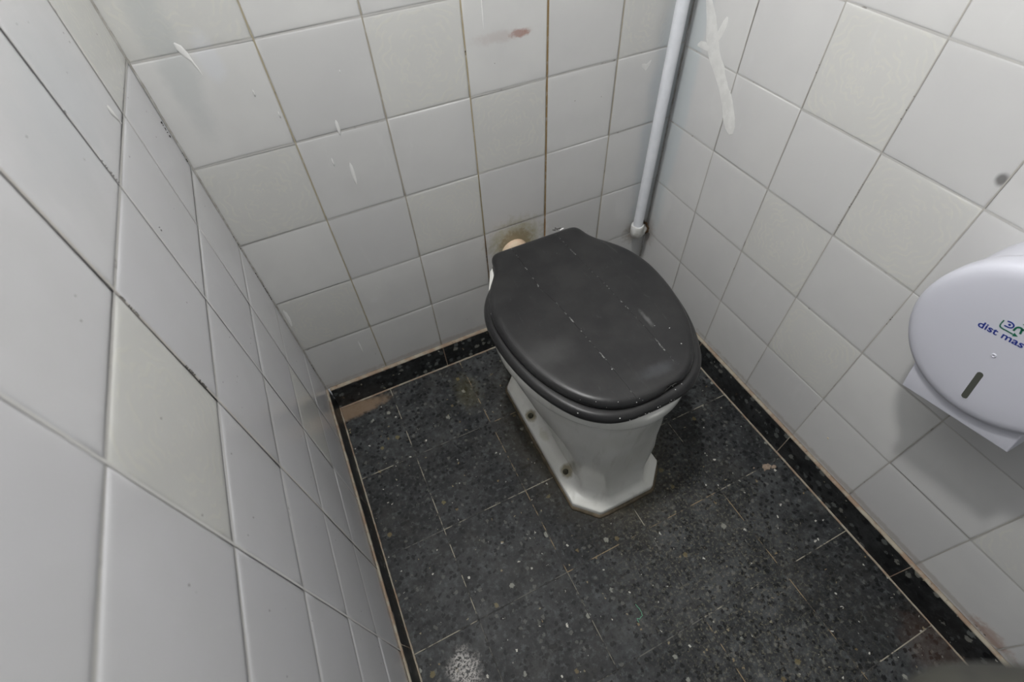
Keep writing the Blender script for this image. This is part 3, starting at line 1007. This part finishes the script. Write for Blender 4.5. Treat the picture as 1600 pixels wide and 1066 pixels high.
def build_lid():
    bm = bmesh.new()
    out = lid_outline()
    zt = 0.4385
    sec = [(0.012, 0.4203), (0.003, 0.4206), (0.0008, 0.4225), (0.0, 0.4262), (0.0006, 0.4305), (0.0028, 0.4345), (0.0065, 0.4370), (0.012, 0.4384), (0.018, 0.4390)]
    rings = []
    for d, z in sec:
        rg = inset(out, d)
        ring = []
        for p in rg:
            q = Vector((p.x, p.y, z))
            # chipped and lifted lower edge at the front right
            f = math.exp(-((p.x - 0.568) / 0.012) ** 2) if p.y < -0.5 else 0
            if z < 0.432: q.z += f * 0.0085 * max(0, (0.434 - z) / 0.012); q.y += f * 0.007
            ring.append(q)
        rings.append(ring)
    vs = loft(bm, rings, cap1=False)
    # dome in the middle
    last = vs[-1]
    c = Vector((CX, -0.33))
    prev = last
    for t, z in ((0.9, 0.4396), (0.66, 0.4400), (0.33, 0.4401)):
        cur = [bm.verts.new((c.x + (v.co.x - c.x) * t, c.y + (v.co.y - c.y) * t, z)) for v in last]
        for k in range(len(cur)):
            j = (k + 1) % len(cur)
            bm.faces.new((prev[k], prev[j], cur[j], cur[k]))
        prev = cur
    bm.faces.new(prev)
    lid = child(from_bm('lid', bm, M_lid))
    lid['label'] = 'scuffed dark grey wooden lid'
    # splintered bits at the rear edge, torn edge at the front
    bm = bmesh.new()
    r = random.Random(3)
    for (x, y, z, s, ln, ang) in ((0.583, -0.116, 0.440, 0.0012, 0.011, 0.4), (0.589, -0.117, 0.441, 0.0010, 0.009, 1.2), (0.595, -0.1165, 0.440, 0.0010, 0.012, 0.1), (0.586, -0.1155, 0.443, 0.0009, 0.007, 1.6)):
        m = Matrix.Translation((x, y, z)) @ Matrix.Rotation(ang, 4, 'Y') @ Matrix.Diagonal((ln / 2, s, s, 1))
        bmesh.ops.create_icosphere(bm, subdivisions=1, radius=1.0, matrix=m)
    sp = from_bm('splinter', bm, M_crumb, None, smooth=False)
    sp.parent = lid
    bm = bmesh.new()
    bmesh.ops.create_icosphere(bm, subdivisions=2, radius=1.0, matrix=Matrix.Translation((0.600, -0.1185, 0.4378)) @ Matrix.Rotation(-0.2, 4, 'Y') @ Matrix.Diagonal((0.0055, 0.0015, 0.0013, 1)))
    pc = from_bm('paint_chip', bm, M_paint, None)
    pc.parent = lid
    # ragged torn fibre along the lifted edge
    bm = bmesh.new()
    for k in range(26):
        x = 0.552 + 0.034 * k / 25
        t = (x - 0.568) / 0.012
        e = math.exp(-t * t)
        yy = -0.5445 + (0.0005 + (0 if x < 0.57 else (x - 0.57) * 0.35)) + e * 0.002 + r.uniform(-.0004, .0004)
        z = 0.4230 + e * 0.0075 + r.uniform(-.0005, .0005)
        bmesh.ops.create_icosphere(bm, subdivisions=1, radius=1.0, matrix=Matrix.Translation((x, yy, z)) @ Matrix.Rotation(r.uniform(-1, 1), 4, 'Y') @ Matrix.Diagonal((0.0015, 0.0009, 0.0007, 1)))
    te = from_bm('torn_edge', bm, simple('torn_fibre', lin(126, 126, 122), 0.7), None)
    te.parent = lid
    te['label'] = 'pale torn edge of the lid'
    return lid


build_lid()


def flecks(parent, spots, seed):
    """dried specks of white paint sitting on the lacquer"""
    r = random.Random(seed)
    for (x, y, z, s_) in spots:
        bm = bmesh.new()
        for _ in range(r.choice((1, 1, 2))):
            m = Matrix.Translation((x + r.uniform(-.0006, .0006), y, z + r.uniform(-.0003, .0003))) @ Matrix.Rotation(r.uniform(0, 3), 4, 'Z') @ Matrix.Diagonal((s_ * r.uniform(.7, 1.3), s_ * r.uniform(.6, 1), s_ * 0.6, 1))
            bmesh.ops.create_icosphere(bm, subdivisions=1, radius=1.0, matrix=m)
        o = from_bm('paint_fleck', bm, M_paint, None)
        o.parent = parent


flecks(bpy.data.objects['lid'], [(0.4532, -0.5285, 0.428, .0007), (0.4987, -0.5436, 0.4318, .0010), (0.441, -0.5152, 0.435, .0007), (0.505, -0.5414, 0.4355, .0005), (0.5094, -0.5449, 0.4315, .0005),
                                 (0.4217, -0.4988, 0.4313, .0006), (0.4957, -0.4759, 0.4398, .0012), (0.6324, -0.4465, 0.4397, .0008), (0.4954, -0.3764, 0.4401, .0006), (0.6128, -0.4305, 0.4399, .0006), (0.4717, -0.5319, 0.4365, .0005)], 1)

def build_seat():
    bm = bmesh.new()
    out = lid_outline(grow=0.0115)
    sec = [(0.010, 0.3998), (0.0035, 0.4004), (0.0010, 0.4028), (0.0, 0.4070), (0.0004, 0.4110), (0.0022, 0.4155), (0.0055, 0.4185), (0.0100, 0.4198), (0.020, 0.4200)]
    outer = [[Vector((p.x, p.y, z)) for p in inset(out, d)] for d, z in sec]
    # inner opening
    n = len(out)
    inner = []
    for z, g in ((0.4200, 0.0), (0.4180, -0.003), (0.41, -0.005), (0.402, -0.004), (0.3998, 0.0)):
        rg = []
        for p in out:
            a = math.atan2((p.y + 0.345) / 0.155, (p.x - CX) / 0.115)
            rg.append(Vector((CX + (0.115 + g) * math.cos(a), -0.345 + (0.150 + g) * math.sin(a), z)))
        inner.append(rg)
    rings = outer + inner
    vs = [[bm.verts.new(p) for p in r] for r in rings]
    for i in range(len(vs)):
        a, b = vs[i], vs[(i + 1) % len(vs)]
        for k in range(n):
            j = (k + 1) % n
            bm.faces.new((a[k], a[j], b[j], b[k]))
    s = child(from_bm('seat', bm, M_seat))
    s['label'] = 'dark grey wooden seat ring under the lid, flecked with white paint'


build_seat()
flecks(bpy.data.objects['seat'], [(0.4671, -0.5492, 0.4158, .0012), (0.482, -0.5560, 0.4080, .0009), (0.5098, -0.5578, 0.4091, .0009), (0.5172, -0.5583, 0.4073, .0010), (0.5225, -0.5582, 0.406, .0006), (0.5339, -0.558, 0.4117, .0008), (0.5376, -0.5578, 0.412, .0008),
                                  (0.5571, -0.5578, 0.4094, .0007), (0.5608, -0.557, 0.4123, .0007), (0.5662, -0.5574, 0.41, .0006), (0.5749, -0.5466, 0.4198, .0010), (0.5745, -0.5395, 0.42, .0009),
                                  (0.4196, -0.5153, 0.4179, .0007), (0.5906, -0.542, 0.4199, .0007), (0.447, -0.5470, 0.4080, .0007), (0.497, -0.5585, 0.4100, .0005), (0.5280, -0.5585, 0.4040, .0007), (0.548, -0.5580, 0.4060, .0006)], 2)

# flush pipe: cream stub that leaves the wall behind the pan
fp = empty('flush_pipe', (0.540, 0.0, 0.312))
tag(fp, 'cream flush pipe stub coming out of the grimy wall tile behind the toilet lid', 'pipe')
path = [(0, -0.0005 - 0.011 * k, 0) for k in range(11)]
o = tube('pipe', path, [0.0225] * 11, M_cream, fp)
o = tube('wall_collar', [(0, -0.0002, 0), (0, -0.006, 0), (0, -0.011, 0), (0, -0.015, 0)], [0.034, 0.033, 0.029, 0.0235], M_cream, fp)

# ------------------------------------------------------------------ corner pipe
wp = empty('water_pipe', (0.886, -0.0255, 0.262))
tag(wp, 'white plastic pipe running down the back right corner to an elbow', 'pipe')
zt = 1.9
tube('pipe', [(0.0105 * t, 0.0, 0.005 + (zt - 0.262) * t) for t in [0, 0.1, 0.3, 0.6, 1.0]], 0.0122, M_pvc, wp, 32)
bm = bmesh.new()
# elbow: socket cup below the pipe turning towards the right wall
pth = []; rad = []
for z, r_ in ((0.0155, 0.0132), (0.0165, 0.0158), (0.014, 0.0166), (0.004, 0.0166), (-0.004, 0.0166)):
    pth.append((0, 0, z)); rad.append(r_)
for k in range(1, 7):
    a = math.pi / 2 * k / 6
    pth.append((0.013 * (1 - math.cos(a)), 0.0, -0.004 - 0.011 * math.sin(a))); rad.append(0.0163 - 0.0005 * k / 6)
pth += [(0.016, 0.0, -0.015), (0.020, 0, -0.015), (0.0205, 0, -0.015)]; rad += [0.0158, 0.0162, 0.0150]
DG = (0.90, 0.44)
pth = [(p[0] * DG[0], p[0] * DG[1], p[2]) for p in pth]
loft(bm, tube_rings(pth, rad, 32))
el = from_bm('elbow', bm, M_pvc_fit, wp, sharp=0.8)
tube('wall_spigot', [(k * DG[0], k * DG[1], -0.015) for k in (0.016, 0.026, 0.0345)], [0.0130, 0.0130, 0.0145], M_pvc_fit, wp)
bm = bmesh.new()
r = random.Random(9)
for k in range(26):
    a = 2 * math.pi * k / 26
    rad_ = 0.0185 + r.uniform(-0.002, 0.003)
    m = Matrix.Translation((0.0345 * DG[0] - rad_ * math.cos(a) * DG[1] * 0.85, 0.0345 * DG[1] + rad_ * math.cos(a) * DG[0] * 0.85 * (1 if math.cos(a) < 0 else 0.3), -0.015 + rad_ * math.sin(a))) @ Matrix.Diagonal((0.0030, 0.0030, 0.0040, 1))
    bmesh.ops.create_icosphere(bm, subdivisions=2, radius=1.0, matrix=m)
from_bm('corroded_hole_rim', bm, M_rust, wp)['label'] = 'dark corroded rim of the wall hole'

# ------------------------------------------------------------------ paper dispenser
th = math.radians(10.5)
ct, st = math.cos(th), math.sin(th)
disp = empty('toilet_paper_dispenser', (W, -0.7655, 0.6194))
disp.matrix_world = Matrix(((0, 0, -1, W - 0.0002), (-ct, st, 0, -0.7655), (st, ct, 0, 0.6194), (0, 0, 0, 1)))
tag(disp, 'round white plastic jumbo roll dispenser tilted slightly on the right tiled wall', 'paper dispenser')

bm = bmesh.new()
rings = []
NSEG = 128
prof = [(0.1035, 0.072), (0.1085, 0.0722), (0.1105, 0.0735), (0.1110, 0.078), (0.1110, 0.094), (0.1100, 0.1005), (0.1070, 0.1050), (0.1015, 0.1078), (0.094, 0.1090), (0.08, 0.1097), (0.05, 0.1101), (0.02, 0.1102)]
for r_, z in prof:
    rings.append([(r_ * math.cos(2 * math.pi * k / NSEG), r_ * math.sin(2 * math.pi * k / NSEG), z) for k in range(NSEG)])
loft(bm, rings)
from_bm('cover', bm, M_disp, disp, sharp=1.0)['label'] = 'domed round front cover'

bm = bmesh.new()
rings = []
for r_, z in ((0.1085, 0.0), (0.1085, 0.003), (0.1075, 0.03), (0.106, 0.0725)):
    rings.append([(r_ * math.cos(2 * math.pi * k / NSEG), r_ * math.sin(2 * math.pi * k / NSEG), z) for k in range(NSEG)])
loft(bm, rings)
from_bm('drum', bm, M_disp, disp, sharp=1.0)

bm = bmesh.new()
def rbox(bm, x0, x1, y0, y1, z0, z1, rad=0.003):
    g = bmesh.ops.create_cube(bm, size=1.0, matrix=Matrix.Translation(((x0 + x1) / 2, (y0 + y1) / 2, (z0 + z1) / 2)) @ Matrix.Diagonal((x1 - x0, y1 - y0, z1 - z0, 1)))
    es = list({e for v in g['verts'] for e in v.link_edges})
    bmesh.ops.bevel(bm, geom=es, offset=rad, segments=3, affect='EDGES', profile=0.5)
rbox(bm, -0.0762, 0.0620, -0.1300, -0.060, 0.0, 0.0985, 0.0015)
from_bm('paper_outlet', bm, M_disp_pale, disp, sharp=0.6)['label'] = 'square lower housing where the paper comes out'


def stadium(bm, x, y0, y1, r_, z0, z1, seg=10):
    def ol(rr_, z):
        pts = []
        for k in range(seg + 1):
            a = math.pi * k / seg
            pts.append((x + rr_ * math.cos(a), y1 - r_ + rr_ * math.sin(a), z))
        for k in range(seg + 1):
            a = math.pi + math.pi * k / seg
            pts.append((x + rr_ * math.cos(a), y0 + r_ + rr_ * math.sin(a), z))
        return pts
    loft(bm, [ol(r_, z0), ol(r_, z1)])


bm = bmesh.new()
stadium(bm, -0.0048, -0.0825, -0.0355, 0.0036, 0.1080, 0.11025)
from_bm('sight_window', bm, M_slot, disp, smooth=False)['label'] = 'dark narrow window slot for checking the roll'
bm = bmesh.new()
stadium(bm, -0.0048, -0.0832, -0.0348, 0.0043, 0.1080, 0.11012)
from_bm('window_rim', bm, M_disp_pale, disp, smooth=False)
bm = bmesh.new()
loft(bm, [[(-0.0048 + r_ * math.cos(2 * math.pi * k / 20), -0.0059 + r_ * math.sin(2 * math.pi * k / 20), z) for k in range(20)]
          for r_, z in ((0.0028, 0.1096), (0.0028, 0.1106), (0.0022, 0.1112), (0.0016, 0.1112), (0.0014, 0.1104))])
from_bm('lock', bm, M_disp, disp, sharp=0.6)

ZL = 0.1103


def stroke(bm, pts, w, z=ZL, h=0.00025, smooth_n=6):
    P = [Vector(p) for p in pts]
    # Catmull-Rom
    Q = []
    for i in range(len(P) - 1):
        p0 = P[max(i - 1, 0)]; p1 = P[i]; p2 = P[i + 1]; p3 = P[min(i + 2, len(P) - 1)]
        for k in range(smooth_n):
            t = k / smooth_n
            Q.append(0.5 * ((2 * p1) + (p2 - p0) * t + (2 * p0 - 5 * p1 + 4 * p2 - p3) * t * t + (3 * p1 - p0 - 3 * p2 + p3) * t ** 3))
    Q.append(P[-1])
    L_, R_ = [], []
    for i, q in enumerate(Q):
        t = (Q[min(i + 1, len(Q) - 1)] - Q[max(i - 1, 0)]).normalized()
        nn = Vector((-t.y, t.x)) * w / 2
        L_.append(q + nn); R_.append(q - nn)
    rings = [[(l.x, l.y, z - 0.001), (r_.x, r_.y, z - 0.001), (r_.x, r_.y, z + h), (l.x, l.y, z + h)] for l, r_ in zip(L_, R_)]
    loft(bm, rings)


def tri(bm, pts, z=ZL, h=0.00025):
    loft(bm, [[(x, y, z - 0.001) for x, y in pts], [(x, y, z + h) for x, y in pts]])


bm = bmesh.new()
Lp = [(-0.0166, 0.0412), (-0.0171, 0.0355), (-0.0165, 0.0326), (-0.0143, 0.0312), (-0.0077, 0.0307), (-0.0020, 0.0302)]
head = [(-0.0018, 0.0278), (-0.0018, 0.0328), (0.0028, 0.0302)]
rotp = lambda p: (0.0025 - p[0], 0.0772 - p[1])
stroke(bm, Lp, 0.0013); tri(bm, head)
stroke(bm, [rotp(p) for p in Lp], 0.0013); tri(bm, [rotp(p) for p in head])
from_bm('emblem_arrows', bm, M_green, disp, smooth=False)['label'] = 'green printed arrows of the emblem'
bm = bmesh.new()
stroke(bm, [(-0.0037, 0.0345), (-0.0032, 0.0390), (-0.0018, 0.0410), (0.0005, 0.0415), (0.0021, 0.0402), (0.0030, 0.0344)], 0.0020)
stroke(bm, [(0.0024, 0.0395), (0.0040, 0.0413), (0.0062, 0.0415), (0.0080, 0.0400), (0.0086, 0.0344)], 0.0020)
from_bm('emblem_letter', bm, M_green, disp, smooth=False)['label'] = 'green printed letter m of the emblem'
bm = bmesh.new()
stroke(bm, [(-0.0133, 0.0422), (-0.0095, 0.0426), (-0.0066, 0.0412), (-0.0058, 0.0390), (-0.0068, 0.0367), (-0.0092, 0.0357), (-0.0136, 0.0356)], 0.0014)
loft(bm, [[(-0.0098 + 0.0013 * math.cos(a), 0.0391 + 0.0013 * math.sin(a), z) for a in [2 * math.pi * k / 16 for k in range(16)]] for z in (ZL - 0.001, ZL + 0.00025)])
from_bm('emblem_letter', bm, M_blue, disp, smooth=False)['label'] = 'blue printed letter d of the emblem'

cu = bpy.data.curves.new('lettering', 'FONT')
cu.body = 'dist mas'
cu.size = 0.01
cu.extrude = 0.0004
cu.offset = 0.00012
cu.space_character = 1.0
to = bpy.data.objects.new('lettering_curve', cu)
COL.objects.link(to)
bpy.context.view_layer.update()
me = bpy.data.meshes.new_from_object(to.evaluated_get(bpy.context.evaluated_depsgraph_get()))
bpy.data.objects.remove(to)
xs = [v.co.x for v in me.vertices]; ys = [v.co.y for v in me.vertices]
sx = 0.0476 / (max(xs) - min(xs)); sy = 0.0088 / (max(ys) - min(ys))
mx, my = min(xs), min(ys)
for v in me.vertices:
    v.co = Vector(((v.co.x - mx) * sx - 0.0353, (v.co.y - my) * sy + 0.0192, v.co.z * 0.6 + ZL))
link('lettering', me, M_blue, disp, smooth=False)['label'] = 'blue printed lettering'

# ------------------------------------------------------------------ small things on the floor
thr = [(0.4265, -0.7735), (0.4275, -0.7660), (0.4315, -0.7690), (0.4400, -0.7665), (0.4420, -0.7590), (0.4395, -0.7440)]
P3 = []
for i in range(len(thr) - 1):
    for k in range(5):
        t = k / 5
        a, b = Vector(thr[i]), Vector(thr[i + 1])
        q = a.lerp(b, t)
        P3.append((q.x + 0.0005 * math.sin(9 * (i + t)), q.y, 0.0010 + 0.0006 * abs(math.sin(3 * (i + t)))))
P3.append((*thr[-1], 0.001))
o = tube('thread', P3, 0.0007, M_thread, None, 8)
tag(o, 'short pale green thread lying kinked on the dark floor tiles', 'thread')


def splat(name, cx, cy, pts, mat, parent):
    bm = bmesh.new()
    n = 40
    rg = [[], [], []]
    for k in range(n):
        a = 2 * math.pi * k / n
        r_ = pts * (1 + 0.35 * mnoise.noise(Vector((math.cos(a) * 1.6 + cx * 50, math.sin(a) * 1.6, 0))) + 0.25 * mnoise.noise(Vector((math.cos(a) * 4, math.sin(a) * 4, cx * 30))))
        for i, (f, z) in enumerate(((1, 0.0001), (0.9, 0.0012), (0.6, 0.0016))):
            rg[i].append((cx + 1.25 * r_ * f * math.cos(a), cy + r_ * 0.8 * f * math.sin(a), z))
    loft(bm, rg)
    return from_bm(name, bm, mat, parent)


M_patch = simple('beige_mortar', lin(150, 134, 118), 0.9, (90, lin(128, 112, 98)), 0.5)
splat('mortar_splash', 0.878, -0.636, 0.0095, M_patch, floor)
splat('mortar_splash', 0.893, -0.643, 0.0055, M_patch, floor)
splat('mortar_splash', 0.850, -0.625, 0.0020, M_patch, floor)
# chip of white paint on the right skirting's wall tile
bm = bmesh.new()
bmesh.ops.create_icosphere(bm, subdivisions=2, radius=1.0, matrix=Matrix.Translation((W - 0.0006, -0.672, 0.153)) @ Matrix.Diagonal((0.0012, 0.0022, 0.0022, 1)))
from_bm('paint_fleck', bm, M_cream, wall_right)

# ------------------------------------------------------------------ blurred dark fabric close to the lens, bottom right corner
SP = [(0.2354, -0.9122, 1.1473), (0.2908, -0.9299, 1.0872), (0.303, -0.9191, 0.9963), (0.2788, -0.892, 0.9576), (0.2588, -0.8867, 0.9489),
      (0.2286, -0.9069, 0.9374), (0.1632, -0.9744, 0.9377), (0.0839, -1.004, 0.9681), (0.0309, -0.9805, 1.0204), (0.0635, -0.8944, 1.1497)]
SP = [Vector(p) + Vector((-0.0006, -0.0012, -0.0022)) for p in SP]
pts = []
for i in range(len(SP) - 1):
    p0, p1, p2, p3 = SP[max(i - 1, 0)], SP[i], SP[i + 1], SP[min(i + 2, len(SP) - 1)]
    for k in range(8):
        t = k / 8
        pts.append(0.5 * ((2 * p1) + (p2 - p0) * t + (2 * p0 - 5 * p1 + 4 * p2 - p3) * t * t + (3 * p1 - p0 - 3 * p2 + p3) * t ** 3))
pts.append(SP[-1])
o = tube('fabric_strap', pts, 0.0105, M_strap, None, 20)
tag(o, 'out-of-focus dark fabric strap hanging close to the lens in the bottom right corner', 'strap')
